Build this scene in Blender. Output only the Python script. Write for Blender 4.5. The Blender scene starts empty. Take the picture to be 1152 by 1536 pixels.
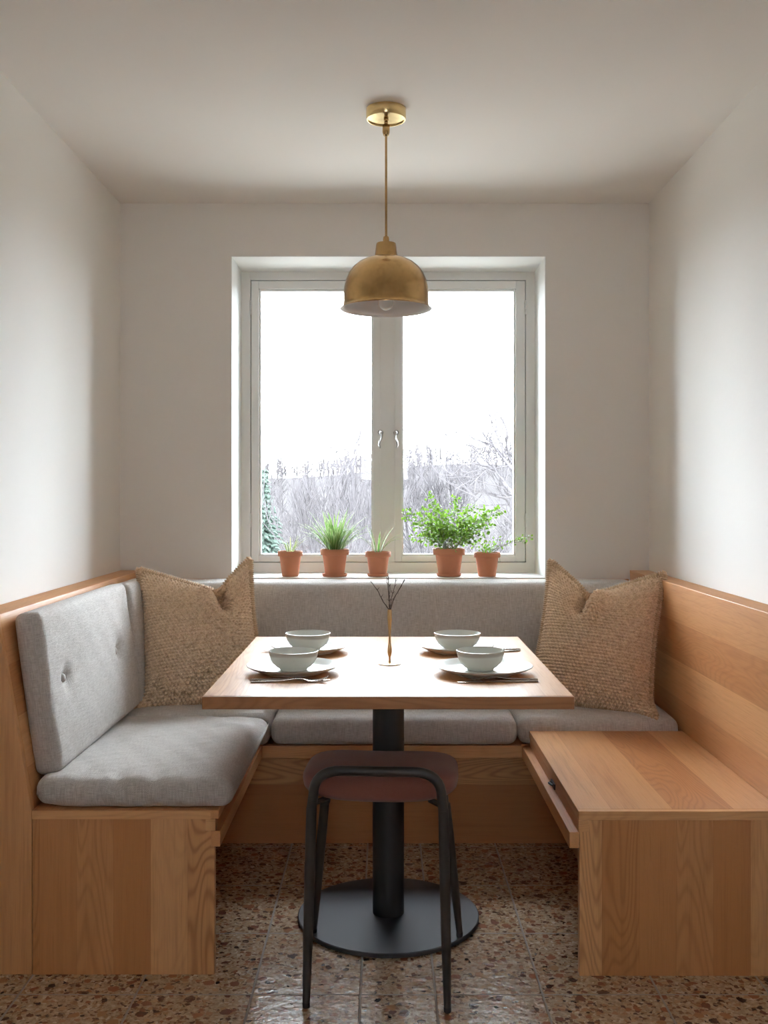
import bpy, bmesh, math, random
import numpy as np
from mathutils import Vector, Matrix, Euler

random.seed(7)
PI = math.pi
scene = bpy.context.scene
COL = scene.collection
CAM_H, FPX, VX, VY = 1.25, 1489.0, 577.0, 742.0      # eye height, focal length and vanishing point of the 1152x1536 frame


def at(px, py, d):
    """world point at depth d seen at (px, py): used to read real sizes off the photograph"""
    return Vector(((px - VX) * d / FPX, d, CAM_H - (py - VY) * d / FPX))


# ------------------------------------------------------------------ mesh helpers
class MB:
    def __init__(self):
        self.v, self.f, self.uv = [], [], {}

    def add(self, verts, faces, uvs=None):
        n = len(self.v)
        self.v.extend([tuple(p) for p in verts])
        for f in faces:
            self.f.append(tuple(i + n for i in f))
        if uvs is not None:
            for i, u in enumerate(uvs):
                self.uv[n + i] = u
        return self

    def box(self, x0, x1, y0, y1, z0, z1):
        v = [(x, y, z) for x in (x0, x1) for y in (y0, y1) for z in (z0, z1)]
        f = [(0, 1, 3, 2), (4, 6, 7, 5), (0, 4, 5, 1), (2, 3, 7, 6), (0, 2, 6, 4), (1, 5, 7, 3)]
        return self.add(v, f)

    def prism_y(self, poly, y0, y1):
        n = len(poly)
        v = [(x, y0, z) for x, z in poly] + [(x, y1, z) for x, z in poly]
        f = [tuple(range(n)), tuple(range(2 * n - 1, n - 1, -1))]
        for i in range(n):
            j = (i + 1) % n
            f.append((i, i + n, j + n, j))
        return self.add(v, f)

    def lathe(self, prof, c=(0, 0, 0), n=48, wob=None, cap=True):
        cx, cy, cz = c
        v, f = [], []
        for r, z in prof:
            for k in range(n):
                a = 2 * PI * k / n
                q = 1.0 if wob is None else wob(a, r)
                v.append((cx + r * q * math.cos(a), cy + r * q * math.sin(a), cz + z))
        m = len(prof)
        for i in range(m - 1):
            for k in range(n):
                k2 = (k + 1) % n
                f.append((i * n + k, i * n + k2, (i + 1) * n + k2, (i + 1) * n + k))
        if cap and prof[0][0] > 1e-6:
            f.append(tuple(range(n - 1, -1, -1)))
        if cap and prof[-1][0] > 1e-6:
            f.append(tuple((m - 1) * n + k for k in range(n)))
        return self.add(v, f)

    def tube(self, pts, rad, n=10, cap=True, closed=False):
        pts = [Vector(p) for p in pts]
        m = len(pts)
        if not hasattr(rad, '__len__'):
            rad = [rad] * m
        v, f = [], []
        t0 = (pts[1] - pts[0]).normalized()
        up = Vector((0, 0, 1)) if abs(t0.z) < 0.9 else Vector((1, 0, 0))
        nx = t0.cross(up).normalized()
        for i in range(m):
            if closed:
                t = (pts[(i + 1) % m] - pts[i - 1]).normalized()
            else:
                t = (pts[min(i + 1, m - 1)] - pts[max(i - 1, 0)]).normalized()
            nx = (nx - t * nx.dot(t)).normalized()
            ny = t.cross(nx)
            for k in range(n):
                a = 2 * PI * k / n
                v.append(pts[i] + (nx * math.cos(a) + ny * math.sin(a)) * rad[i])
        for i in range(m if closed else m - 1):
            j = (i + 1) % m
            for k in range(n):
                k2 = (k + 1) % n
                f.append((i * n + k, i * n + k2, j * n + k2, j * n + k))
        if cap and not closed:
            f.append(tuple(range(n - 1, -1, -1)))
            f.append(tuple((m - 1) * n + k for k in range(n)))
        return self.add(v, f)

    def loft(self, secs):
        """secs: (x, y_centre, z_centre, half width, half thickness) along x"""
        v, f = [], []
        for x, y, z, w, t in secs:
            for a, b in ((-1, -.45), (-.75, -1), (.75, -1), (1, -.45), (1, .45), (.75, 1), (-.75, 1), (-1, .45)):
                v.append((x, y + a * w, z + b * t))
        for i in range(len(secs) - 1):
            for k in range(8):
                k2 = (k + 1) % 8
                f.append((i * 8 + k, i * 8 + k2, i * 8 + 8 + k2, i * 8 + 8 + k))
        f.append(tuple(range(7, -1, -1)))
        f.append(tuple((len(secs) - 1) * 8 + k for k in range(8)))
        return self.add(v, f)

    def xf(self, M):
        self.v = [tuple(M @ Vector(p)) for p in self.v]
        return self


ORG = {}


def obj(name, mb, mat, parent=None, bevel=0.0, smooth=True, angle=40, weld=False, loc=None):
    """link one mesh object; its mesh is written in world coordinates and moved to its thing's origin"""
    o_ = Vector(ORG[parent.name]) if parent else Vector(loc or (0, 0, 0))
    me = bpy.data.meshes.new(name)
    V = [(p[0] - o_.x, p[1] - o_.y, p[2] - o_.z) for p in mb.v]
    me.from_pydata(V, [], mb.f)
    if mb.uv:
        lay = me.uv_layers.new(name='uv')
        for lp in me.loops:
            lay.data[lp.index].uv = mb.uv.get(lp.vertex_index, (0, 0))
    bm = bmesh.new()
    bm.from_mesh(me)
    if weld:
        bmesh.ops.remove_doubles(bm, verts=bm.verts, dist=1e-5)
    bmesh.ops.recalc_face_normals(bm, faces=bm.faces)
    bm.to_mesh(me)
    bm.free()
    if smooth:
        me.polygons.foreach_set('use_smooth', [True] * len(me.polygons))
        me.set_sharp_from_angle(angle=math.radians(angle))
    me.materials.append(mat)
    o = bpy.data.objects.new(name, me)
    COL.objects.link(o)
    if parent:
        o.parent = parent
    else:
        o.location = o_
    ORG[o.name] = tuple(o_)
    if bevel:
        b = o.modifiers.new('bevel', 'BEVEL')
        b.width = bevel
        b.segments = 2
        b.limit_method = 'ANGLE'
        b.angle_limit = math.radians(40)
        b.harden_normals = False
    return o


def tag(o, label, cat, group=None):
    o['label'] = label
    o['category'] = cat
    if group:
        o['group'] = group
    return o


def thing(name, label, cat, loc=(0, 0, 0), group=None):
    o = bpy.data.objects.new(name, None)
    o.empty_display_size = 0.05
    COL.objects.link(o)
    o.location = loc
    ORG[o.name] = tuple(loc)
    return tag(o, label, cat, group)


def struct(name, mb, mat, parent=None, **k):
    o = obj(name, mb, mat, parent, **k)
    if parent is None:
        o['kind'] = 'structure'
    return o


def dup(root, label, loc=None, rot=None, scale=None):
    r = root.copy()
    COL.objects.link(r)
    r['label'] = label
    if loc is not None:
        r.location = loc
    if rot is not None:
        r.rotation_euler = rot
    if scale is not None:
        r.scale = scale
    for ch in list(root.children):
        c = ch.copy()
        COL.objects.link(c)
        c.parent = r
        for g in list(ch.children):
            d = g.copy()
            COL.objects.link(d)
            d.parent = c
    return r


# ------------------------------------------------------------------ node helpers
class NT:
    def __init__(self, name):
        self.m = bpy.data.materials.new(name)
        self.m.use_nodes = True
        self.t = self.m.node_tree
        self.t.nodes.clear()
        self.out = self.t.nodes.new('ShaderNodeOutputMaterial')

    def n(self, typ, props=None, **ins):
        nd = self.t.nodes.new(typ)
        for k, v in (props or {}).items():
            setattr(nd, k, v)
        for k, v in ins.items():
            key = int(k[1:]) if k[0] == '_' and k[1:].isdigit() else k.replace('_', ' ')
            self.set(nd.inputs[key], v)
        return nd

    def set(self, sock, v):
        if isinstance(v, bpy.types.NodeSocket):
            self.t.links.new(v, sock)
        else:
            sock.default_value = v

    def math(self, op, a, b=0.0, c=0.0, clamp=False):
        nd = self.t.nodes.new('ShaderNodeMath')
        nd.operation = op
        nd.use_clamp = clamp
        for i, v in enumerate((a, b, c)):
            self.set(nd.inputs[i], v)
        return nd.outputs[0]

    def mix(self, f, a, b, blend='MIX'):
        nd = self.t.nodes.new('ShaderNodeMix')
        nd.data_type = 'RGBA'
        nd.blend_type = blend
        self.set(nd.inputs[0], f)
        for i, v in ((6, a), (7, b)):
            if not isinstance(v, bpy.types.NodeSocket) and len(v) == 3:
                v = (*v, 1)
            self.set(nd.inputs[i], v)
        return nd.outputs[2]

    def comb(self, x, y, z):
        nd = self.t.nodes.new('ShaderNodeCombineXYZ')
        for i, v in enumerate((x, y, z)):
            self.set(nd.inputs[i], v)
        return nd.outputs[0]

    def noise(self, vec, scale, detail=2.0, rough=0.5, dist=0.0, out=0):
        nd = self.n('ShaderNodeTexNoise', Vector=vec, Scale=scale, Detail=detail, Roughness=rough, Distortion=dist)
        return nd.outputs[out]

    def ramp(self, f, stops):
        nd = self.t.nodes.new('ShaderNodeValToRGB')
        cr = nd.color_ramp
        while len(cr.elements) < len(stops):
            cr.elements.new(0.5)
        for e, (p, c) in zip(cr.elements, stops):
            e.position = p
            e.color = (*c, 1) if len(c) == 3 else c
        self.set(nd.inputs[0], f)
        return nd.outputs[0]

    def sstep(self, v, a, b):
        nd = self.t.nodes.new('ShaderNodeMapRange')
        nd.interpolation_type = 'SMOOTHSTEP'
        self.set(nd.inputs[0], v)
        self.set(nd.inputs[1], a)
        self.set(nd.inputs[2], b)
        return nd.outputs[0]

    def bump(self, h, strength=0.3, dist=0.002):
        return self.n('ShaderNodeBump', Height=h, Strength=strength, Distance=dist).outputs[0]

    def bsdf(self, color, rough=0.5, metal=0.0, normal=None, **extra):
        nd = self.t.nodes.new('ShaderNodeBsdfPrincipled')
        if not isinstance(color, bpy.types.NodeSocket) and len(color) == 3:
            color = (*color, 1)
        self.set(nd.inputs['Base Color'], color)
        self.set(nd.inputs['Roughness'], rough)
        self.set(nd.inputs['Metallic'], metal)
        if normal is not None:
            self.set(nd.inputs['Normal'], normal)
        for k, v in extra.items():
            self.set(nd.inputs[k.replace('_', ' ')], v)
        self.t.links.new(nd.outputs[0], self.out.inputs[0])
        return nd

    def pos(self):
        return self.n('ShaderNodeTexCoord').outputs['Object']

    def xyz(self, v):
        nd = self.n('ShaderNodeSeparateXYZ')
        self.set(nd.inputs[0], v)
        return nd.outputs


# ------------------------------------------------------------------ materials
def mat_plaster(name, col, amt=0.25):
    t = NT(name)
    p = t.pos()
    n1 = t.noise(p, 2.2, 3)
    c = t.mix(t.math('MULTIPLY', n1, .10), col, tuple(x * .9 for x in col))
    h = t.math('ADD', t.noise(p, 55, 4, .6), t.math('MULTIPLY', t.noise(p, 5, 2), 2.0))
    t.bsdf(c, .85, normal=t.bump(h, amt, .0015))
    return t.m


def mat_wood(name, grain, plank, width, c_lo, c_hi, seed=0.0, rough=.42, fig=.5, off=0.0, coat=0.0, spec=.5):
    """solid timber staves: grain along one axis, staves counted along another"""
    t = NT(name)
    s = t.xyz(t.pos())
    g, u = s[grain], s[plank]
    w = s[3 - grain - plank]
    q = t.math('ADD', t.math('DIVIDE', u, width), 50.0 + off)
    pid = t.math('FLOOR', q)
    r1 = t.n('ShaderNodeTexWhiteNoise', {'noise_dimensions': '1D'}, W=t.math('ADD', pid, seed)).outputs[0]
    r2 = t.n('ShaderNodeTexWhiteNoise', {'noise_dimensions': '1D'}, W=t.math('ADD', pid, seed + 31.7)).outputs[0]
    shift = t.math('MULTIPLY', r1, 37.0)
    # broad growth-ring figure
    v1 = t.comb(t.math('ADD', u, shift), w, t.math('ADD', t.math('MULTIPLY', g, .16), shift))
    n1 = t.noise(v1, 7.0, 1.5, .45, .25)
    rings = t.math('SINE', t.math('MULTIPLY', n1, 215.0))
    rings = t.math('MULTIPLY_ADD', rings, .5, .5)
    rings = t.math('POWER', rings, 2.6)
    # fine fibre
    v2 = t.comb(u, w, t.math('MULTIPLY', g, .018))
    fib = t.noise(v2, 420.0, 2, .6)
    v3 = t.comb(u, w, t.math('MULTIPLY', g, .05))
    mid = t.noise(v3, 55.0, 3, .6)
    base = t.mix(r1, c_lo, c_hi)
    k1 = t.math('MULTIPLY', t.math('MULTIPLY', rings, t.sstep(r2, .35, .95)), fig)
    dark = tuple(x * f for x, f in zip(c_lo, (.62, .52, .44)))
    c = t.mix(k1, base, dark)
    c = t.mix(t.math('MULTIPLY', t.sstep(mid, .45, .8), .35), c, dark)
    c = t.mix(t.math('MULTIPLY', t.sstep(fib, .5, .75), .28), c, dark)
    # a few knots
    vk = t.comb(t.math('ADD', u, shift), t.math('MULTIPLY', g, .45), t.math('MULTIPLY', w, .2))
    kn = t.n('ShaderNodeTexVoronoi', {'feature': 'F1'}, Vector=vk, Scale=3.0)
    knot = t.math('MULTIPLY', t.math('SUBTRACT', 1.0, t.sstep(kn.outputs['Distance'], .012, .05)), .55)
    c = t.mix(knot, c, tuple(x * .45 for x in c_lo))
    fr = t.math('FRACT', q)
    seam = t.math('SUBTRACT', 1.0, t.sstep(t.math('MINIMUM', fr, t.math('SUBTRACT', 1.0, fr)), 0.0, .0012 / width))
    c = t.mix(t.math('MULTIPLY', seam, .35), c, dark)
    h = t.math('ADD', t.math('MULTIPLY', fib, .6), t.math('MULTIPLY', rings, .25))
    t.bsdf(c, t.math('MULTIPLY_ADD', fib, .18, rough - .09), normal=t.bump(h, .22, .0012),
           Coat_Weight=coat, Coat_Roughness=.25, Specular_IOR_Level=spec)
    return t.m


def mat_fabric(name, c1, c2):
    t = NT(name)
    uv = t.n('ShaderNodeTexCoord').outputs['UV']
    s = t.xyz(uv)
    a = t.noise(t.comb(t.math('MULTIPLY', s[0], 420), t.math('MULTIPLY', s[1], 38), 0), 1.0, 2, .6)
    b = t.noise(t.comb(t.math('MULTIPLY', s[0], 38), t.math('MULTIPLY', s[1], 420), 7.3), 1.0, 2, .6)
    wv = t.math('MULTIPLY', t.math('SINE', t.math('MULTIPLY', s[0], 2 * PI / .0042)),
                t.math('SINE', t.math('MULTIPLY', s[1], 2 * PI / .0042)))
    f = t.math('MULTIPLY_ADD', wv, .16, t.math('MULTIPLY', t.math('ADD', a, b), .5))
    c = t.mix(t.sstep(f, .28, .72), c1, c2)
    h = t.math('MULTIPLY_ADD', wv, .5, t.math('ADD', a, b))
    t.bsdf(c, .92, normal=t.bump(h, .55, .0016), Sheen_Weight=.15, Sheen_Roughness=.5)
    return t.m


def mat_knit(name, c1, c2):
    t = NT(name)
    uv = t.n('ShaderNodeTexCoord').outputs['UV']
    n1 = t.noise(uv, 260, 3, .7)
    n2 = t.noise(uv, 60, 3, .6)
    f = t.math('ADD', t.math('MULTIPLY', n1, .65), t.math('MULTIPLY', n2, .45))
    c = t.mix(t.sstep(f, .35, .75), c1, c2)
    t.bsdf(c, .95, normal=t.bump(n1, .5, .002), Sheen_Weight=.35)
    return t.m


def mat_brass(name, col, rough, lathe=True):
    t = NT(name)
    s = t.pos()
    q = t.xyz(s)
    n1 = t.noise(t.comb(t.math('MULTIPLY', q[0], .05), t.math('MULTIPLY', q[1], .05), q[2]), 900, 2)
    n2 = t.noise(s, 26, 4, .65)
    c = t.mix(t.sstep(n2, .4, .75), col, tuple(x * .78 for x in col))
    r = t.math('MULTIPLY_ADD', n2, .10, rough - .05)
    t.bsdf(c, r, 1.0, normal=t.bump(n1, .03, .0005))
    return t.m


def mat_plain(name, col, rough=.5, metal=0.0, var=.08, scale=40, bump=.05, **ex):
    t = NT(name)
    p = t.pos()
    n1 = t.noise(p, scale, 3, .6)
    c = t.mix(t.math('MULTIPLY', n1, var * 2), col, tuple(x * .75 for x in col))
    t.bsdf(c, rough, metal, normal=t.bump(n1, bump, .001), **ex)
    return t.m


def mat_glass():
    t = NT('window_glass')
    fr = t.n('ShaderNodeFresnel', IOR=1.25).outputs[0]
    a = t.n('ShaderNodeBsdfTransparent', Color=(.985, .99, .99, 1)).outputs[0]
    b = t.n('ShaderNodeBsdfGlossy', Roughness=.02).outputs[0]
    m = t.n('ShaderNodeMixShader')
    t.set(m.inputs[0], fr)
    t.set(m.inputs[1], a)
    t.set(m.inputs[2], b)
    t.t.links.new(m.outputs[0], t.out.inputs[0])
    return t.m


def mat_leaf(name, c_mid, c_edge, stripe=.55, trans=.5):
    t = NT(name)
    uv = t.n('ShaderNodeTexCoord').outputs['UV']
    s = t.xyz(uv)
    e = t.math('ABSOLUTE', t.math('MULTIPLY_ADD', s[0], 2.0, -1.0))
    rnd = t.noise(t.pos(), 35, 2)
    c = t.mix(t.sstep(e, stripe, stripe + .2), c_mid, c_edge)
    c = t.mix(t.math('MULTIPLY', rnd, .5), c, tuple(x * .6 for x in c_mid))
    p = t.bsdf(c, .42)
    tr = t.n('ShaderNodeBsdfTranslucent', Color=c).outputs[0]
    m = t.n('ShaderNodeMixShader')
    m.inputs[0].default_value = trans
    t.set(m.inputs[1], p.outputs[0])
    t.set(m.inputs[2], tr)
    t.t.links.new(m.outputs[0], t.out.inputs[0])
    return t.m


def mat_floor():
    t = NT('terrazzo_tile')
    p = t.pos()
    s = t.xyz(p)
    warp = t.noise(p, 14, 2, .5, 0, 1)
    pw = t.n('ShaderNodeVectorMath', {'operation': 'MULTIPLY_ADD'}, _0=warp, _1=(.02, .02, .0), _2=p).outputs[0]
    # joints: laid by hand, so the columns are not quite equal
    gx = None
    for x in (-1.2, -.915, -.622, -.332, -.0605, .127, .395, .688, .963, 1.25):
        d = t.math('ABSOLUTE', t.math('SUBTRACT', s[0], x))
        gx = d if gx is None else t.math('MINIMUM', gx, d)
    fy = t.math('FRACT', t.math('ADD', t.math('DIVIDE', t.math('SUBTRACT', s[1], 2.482), .347), 20.0))
    gy = t.math('MULTIPLY', t.math('MINIMUM', fy, t.math('SUBTRACT', 1.0, fy)), .347)
    gd = t.math('ADD', t.math('MINIMUM', gx, gy), t.math('MULTIPLY_ADD', t.noise(p, 60, 2), .002, -.001))
    grout = t.math('SUBTRACT', 1.0, t.sstep(gd, .0018, .0036))
    # chips: irregular, from fingernail size down to grit
    w2 = t.noise(p, 45, 3, .65, 0, 1)
    pw = t.n('ShaderNodeVectorMath', {'operation': 'MULTIPLY_ADD'}, _0=w2, _1=(.022, .022, .0), _2=p).outputs[0]
    v0 = t.n('ShaderNodeTexVoronoi', {'feature': 'F1'}, Vector=pw, Scale=30.0)
    v1 = t.n('ShaderNodeTexVoronoi', {'feature': 'F1'}, Vector=pw, Scale=56.0)
    v2 = t.n('ShaderNodeTexVoronoi', {'feature': 'F1'}, Vector=pw, Scale=125.0)
    r0, r1, r2 = [t.xyz(v.outputs['Color']) for v in (v0, v1, v2)]
    base = t.mix(t.sstep(t.noise(p, 70, 4, .7), .3, .7), (.32, .215, .13), (.64, .50, .345))
    c = t.mix(t.math('GREATER_THAN', r2[0], .60),
              base, t.ramp(r2[1], [(0, (.07, .04, .028)), (.3, (.24, .12, .06)), (.6, (.44, .28, .15)), (1, (.70, .60, .46))]))
    c = t.mix(t.math('MULTIPLY', t.math('GREATER_THAN', r1[0], .63), t.math('LESS_THAN', v1.outputs['Distance'], .45)),
              c, t.ramp(r1[1], [(0, (.05, .032, .025)), (.25, (.20, .08, .04)), (.6, (.36, .17, .085)), (1, (.60, .42, .25))]))
    c = t.mix(t.math('MULTIPLY', t.math('GREATER_THAN', r0[0], .76), t.math('LESS_THAN', v0.outputs['Distance'], .40)),
              c, t.ramp(r0[1], [(0, (.055, .03, .022)), (.35, (.19, .07, .04)), (.7, (.31, .13, .065)), (1, (.42, .24, .12))]))
    c = t.mix(grout, c, (.33, .29, .24))
    h = t.math('ADD', t.math('MULTIPLY', t.noise(p, 26, 3, .55), 1.0), t.math('MULTIPLY', t.noise(p, 75, 2, .5), .35))
    h = t.math('SUBTRACT', h, t.math('MULTIPLY', grout, .9))
    rg = t.math('MULTIPLY_ADD', grout, .4, t.math('MULTIPLY_ADD', t.noise(p, 40, 3), .14, .12))
    t.bsdf(c, rg, normal=t.bump(h, .45, .005), Coat_Weight=.35, Coat_Roughness=.12)
    return t.m


def mat_glaze(R):
    t = NT('celadon_glaze')
    p = t.pos()
    s = t.xyz(p)
    rad = t.math('SQRT', t.math('ADD', t.math('MULTIPLY', s[0], s[0]), t.math('MULTIPLY', s[1], s[1])))
    sp = t.noise(p, 190, 3, .7)
    c = t.mix(t.sstep(sp, .62, .75), (.88, .90, .85), (.76, .78, .70))
    c = t.mix(t.math('MULTIPLY', t.sstep(rad, R - .0035, R - .001), .7), c, (.36, .30, .23))
    t.bsdf(c, .16, normal=t.bump(t.noise(p, 28, 2), .12, .002))
    return t.m


M = {}
M['wall'] = mat_plaster('wall_paint', (.86, .83, .79))
M['ceil'] = mat_plaster('ceiling_paint', (.87, .84, .81), .12)
M['reveal'] = mat_plaster('white_paint', (.86, .86, .84), .1)
M['frame'] = mat_plain('window_paint', (.88, .875, .85), .35, var=.03, bump=.02)
M['floor'] = mat_floor()
LO, HI = (.49, .212, .078), (.80, .465, .222)
M['end'] = mat_wood('oak_end_staves', 2, 0, .0965, LO, HI, 14.6, .4, .6, .44)
M['back_x'] = mat_wood('oak_wall_boards', 1, 2, .135, LO, HI, 8.4, .38, .45, .05)
M['seat_y'] = mat_wood('oak_seat_boards', 1, 0, .16, LO, HI, 5.2, .36, .5, .3, .15)
M['rail_x'] = mat_wood('oak_rail_along', 0, 2, .5, LO, HI, 2.7, .42, .4)
M['rail_y'] = mat_wood('oak_rail_deep', 1, 2, .5, LO, HI, 6.9, .42, .4)
M['kick'] = mat_wood('oak_kick_board', 0, 2, .21, LO, HI, 1.3, .45, .5)
M['panel_z'] = mat_wood('oak_panel_end', 2, 0, .26, LO, HI, 9.9, .42, .5)
M['table'] = mat_wood('oak_table_boards', 1, 0, .13, (.47, .24, .105), (.58, .32, .15), 4.4, .42, .35, 0, 0.0, .22)
M['shaded_edge'] = mat_wood('oak_edge_shaded', 0, 2, .5, (.33, .145, .065), (.39, .18, .08), 7.7, .35, .4)  # darker than the top: shade on the front edge put into the colour
M['fabric'] = mat_fabric('grey_linen', (.48, .44, .405), (.80, .765, .735))
M['button'] = mat_fabric('button_linen', (.52, .50, .48), (.74, .72, .69))
M['knit'] = mat_knit('beige_knit', (.58, .39, .235), (.96, .77, .57))
M['trimknit'] = mat_knit('tan_braid', (.46, .30, .17), (.80, .60, .40))
M['brass'] = mat_brass('brushed_brass', (.47, .30, .13), .24)
M['brass2'] = mat_brass('polished_brass', (.62, .46, .22), .2)
M['brass3'] = mat_brass('vase_brass', (.64, .44, .22), .3)
M['enamel'] = mat_plain('white_enamel', (.80, .78, .78), .45, var=.02)
M['bulb'] = mat_plain('frosted_bulb', (.86, .85, .82), .25, var=.02, Transmission_Weight=.35)
M['black'] = mat_plain('black_steel', (.022, .022, .025), .42, var=.2, bump=.04)
M['base'] = mat_plain('dark_base_plate', (.045, .047, .055), .40, var=.25, scale=18, bump=.04)
M['stoolmetal'] = mat_plain('stool_steel', (.030, .025, .023), .38, var=.2)
M['rubber'] = mat_plain('rubber', (.012, .012, .012), .8)
M['stoolfab'] = mat_plain('rust_felt', (.20, .066, .047), .9, var=.5, scale=420, bump=.5, Sheen_Weight=.2)
M['plate'] = mat_glaze(.130)
M['bowl'] = mat_glaze(.0695)
M['steel'] = mat_plain('cutlery_steel', (.50, .46, .42), .22, 1.0, var=.1)
M['chrome'] = mat_plain('chrome', (.75, .75, .76), .12, 1.0, var=.03)
M['terra'] = mat_plain('terracotta', (.42, .165, .085), .8, var=.22, scale=18, bump=.15)
M['soil'] = mat_plain('potting_soil', (.10, .07, .05), .95, var=.6, scale=180, bump=1.0)
M['glass'] = mat_glass()
M['spider'] = mat_leaf('striped_leaf', (.09, .22, .03), (.50, .58, .30), .42, .42)
M['pale'] = mat_leaf('pale_leaf', (.26, .36, .10), (.50, .54, .30), .4, .45)
M['fern'] = mat_leaf('small_leaf', (.16, .32, .03), (.26, .43, .06), .5, .45)
M['stem'] = mat_plain('green_stem', (.16, .20, .06), .6)
M['twig'] = mat_plain('dry_twig_bark', (.10, .075, .065), .8, var=.5, scale=220, bump=.6)
M['bark'] = mat_plain('bare_tree_bark', (.070, .064, .066), .9, var=.3, scale=8, Specular_IOR_Level=0.0)
M['farwood'] = mat_plain('far_twigs', (.078, .071, .071), .95, var=.3, scale=2, Specular_IOR_Level=0.0)
M['hill'] = mat_plain('hillside_brush', (.052, .0480, .0475), .95, var=.5, scale=1.3, bump=0, Specular_IOR_Level=0.0)
M['grass'] = mat_plain('winter_grass', (.045, .045, .038), .95, var=.5, scale=1.0, Specular_IOR_Level=0.0)
M['bounce'] = mat_plain('bounce_gravel', (.46, .44, .40), .95, var=.2, scale=30, Specular_IOR_Level=0.0)  # pale reflecting surface of the added ground outside
M['conifer'] = mat_plain('conifer_needles', (.064, .084, .070), .9, var=.4, scale=6, Specular_IOR_Level=0.0)

# ------------------------------------------------------------------ the room
WL, WR, YB, YF, ZC = -1.10, 1.10, 4.13, -2.2, 2.462
OX0, OX1, OZ0, OZ1 = -.640, .671, .905, 2.244      # window opening in the back wall
struct('floor', MB().box(WL - .2, WR + .2, YF - .2, YB + .36, -.12, 0), M['floor'], smooth=False)
struct('ceiling', MB().box(WL - .2, WR + .2, YF - .2, YB + .36, ZC, ZC + .15), M['ceil'], smooth=False)
struct('wall_left', MB().box(WL - .2, WL, YF - .2, YB + .36, 0, ZC), M['wall'], smooth=False)
struct('wall_right', MB().box(WR, WR + .2, YF - .2, YB + .36, 0, ZC), M['wall'], smooth=False)
wb = MB()
wb.box(WL, OX0, YB, YB + .36, 0, ZC)
wb.box(OX1, WR, YB, YB + .36, 0, ZC)
wb.box(OX0, OX1, YB, YB + .36, 0, OZ0 - .02)
wb.box(OX0, OX1, YB, YB + .36, OZ1, ZC)
struct('wall_back', wb, M['wall'], smooth=False)
RX0, RX1, RZ0, RZ1 = -.30, .30, 1.38, 1.90            # small unseen window added behind the viewer for fill light
wf = MB()
wf.box(WL, RX0, YF - .2, YF, 0, ZC).box(RX1, WR, YF - .2, YF, 0, ZC)
wf.box(RX0, RX1, YF - .2, YF, 0, RZ0).box(RX0, RX1, YF - .2, YF, RZ1, ZC)
struct('wall_front', wf, M['wall'], smooth=False)
w2 = bpy.data.objects.new('window_fill', None)
COL.objects.link(w2)
w2['kind'] = 'structure'
ORG[w2.name] = (0, 0, 0)
f2 = MB()
f2.box(RX0, RX0 + .04, YF - .14, YF - .08, RZ0, RZ1).box(RX1 - .04, RX1, YF - .14, YF - .08, RZ0, RZ1)
f2.box(RX0 + .04, RX1 - .04, YF - .14, YF - .08, RZ0, RZ0 + .04).box(RX0 + .04, RX1 - .04, YF - .14, YF - .08, RZ1 - .04, RZ1)
obj('frame', f2, M['frame'], w2)
obj('pane', MB().box(RX0 + .04, RX1 - .04, YF - .113, YF - .107, RZ0 + .04, RZ1 - .04), M['glass'], w2, smooth=False)

# white painted lining of the window recess
lin = MB()
lin.box(OX0, OX0 + .004, YB - .002, 4.41, OZ0, OZ1).box(OX1 - .004, OX1, YB - .002, 4.41, OZ0, OZ1)
lin.box(OX0 + .004, OX1 - .004, YB - .002, 4.41, OZ1 - .004, OZ1)
struct('trim_2', lin, M['reveal'], smooth=False)
struct('trim_1', MB().box(OX0, OX1, YB, 4.42, OZ0 - .02, OZ0), M['reveal'], bevel=.002)

# ------------------------------------------------------------------ the window
win = bpy.data.objects.new('window_1', None)
COL.objects.link(win)
win.location = (0, 4.44, .905)
win['kind'] = 'structure'
ORG[win.name] = (0, 4.44, .905)
YW0, YW1 = 4.41, 4.475


def ring(mb, x0, x1, z0, z1, wl, wr, wb_, wt, y0, y1):
    mb.box(x0, x0 + wl, y0, y1, z0, z1).box(x1 - wr, x1, y0, y1, z0, z1)
    mb.box(x0 + wl, x1 - wr, y0, y1, z0, z0 + wb_).box(x0 + wl, x1 - wr, y0, y1, z1 - wt, z1)
    return mb


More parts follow.
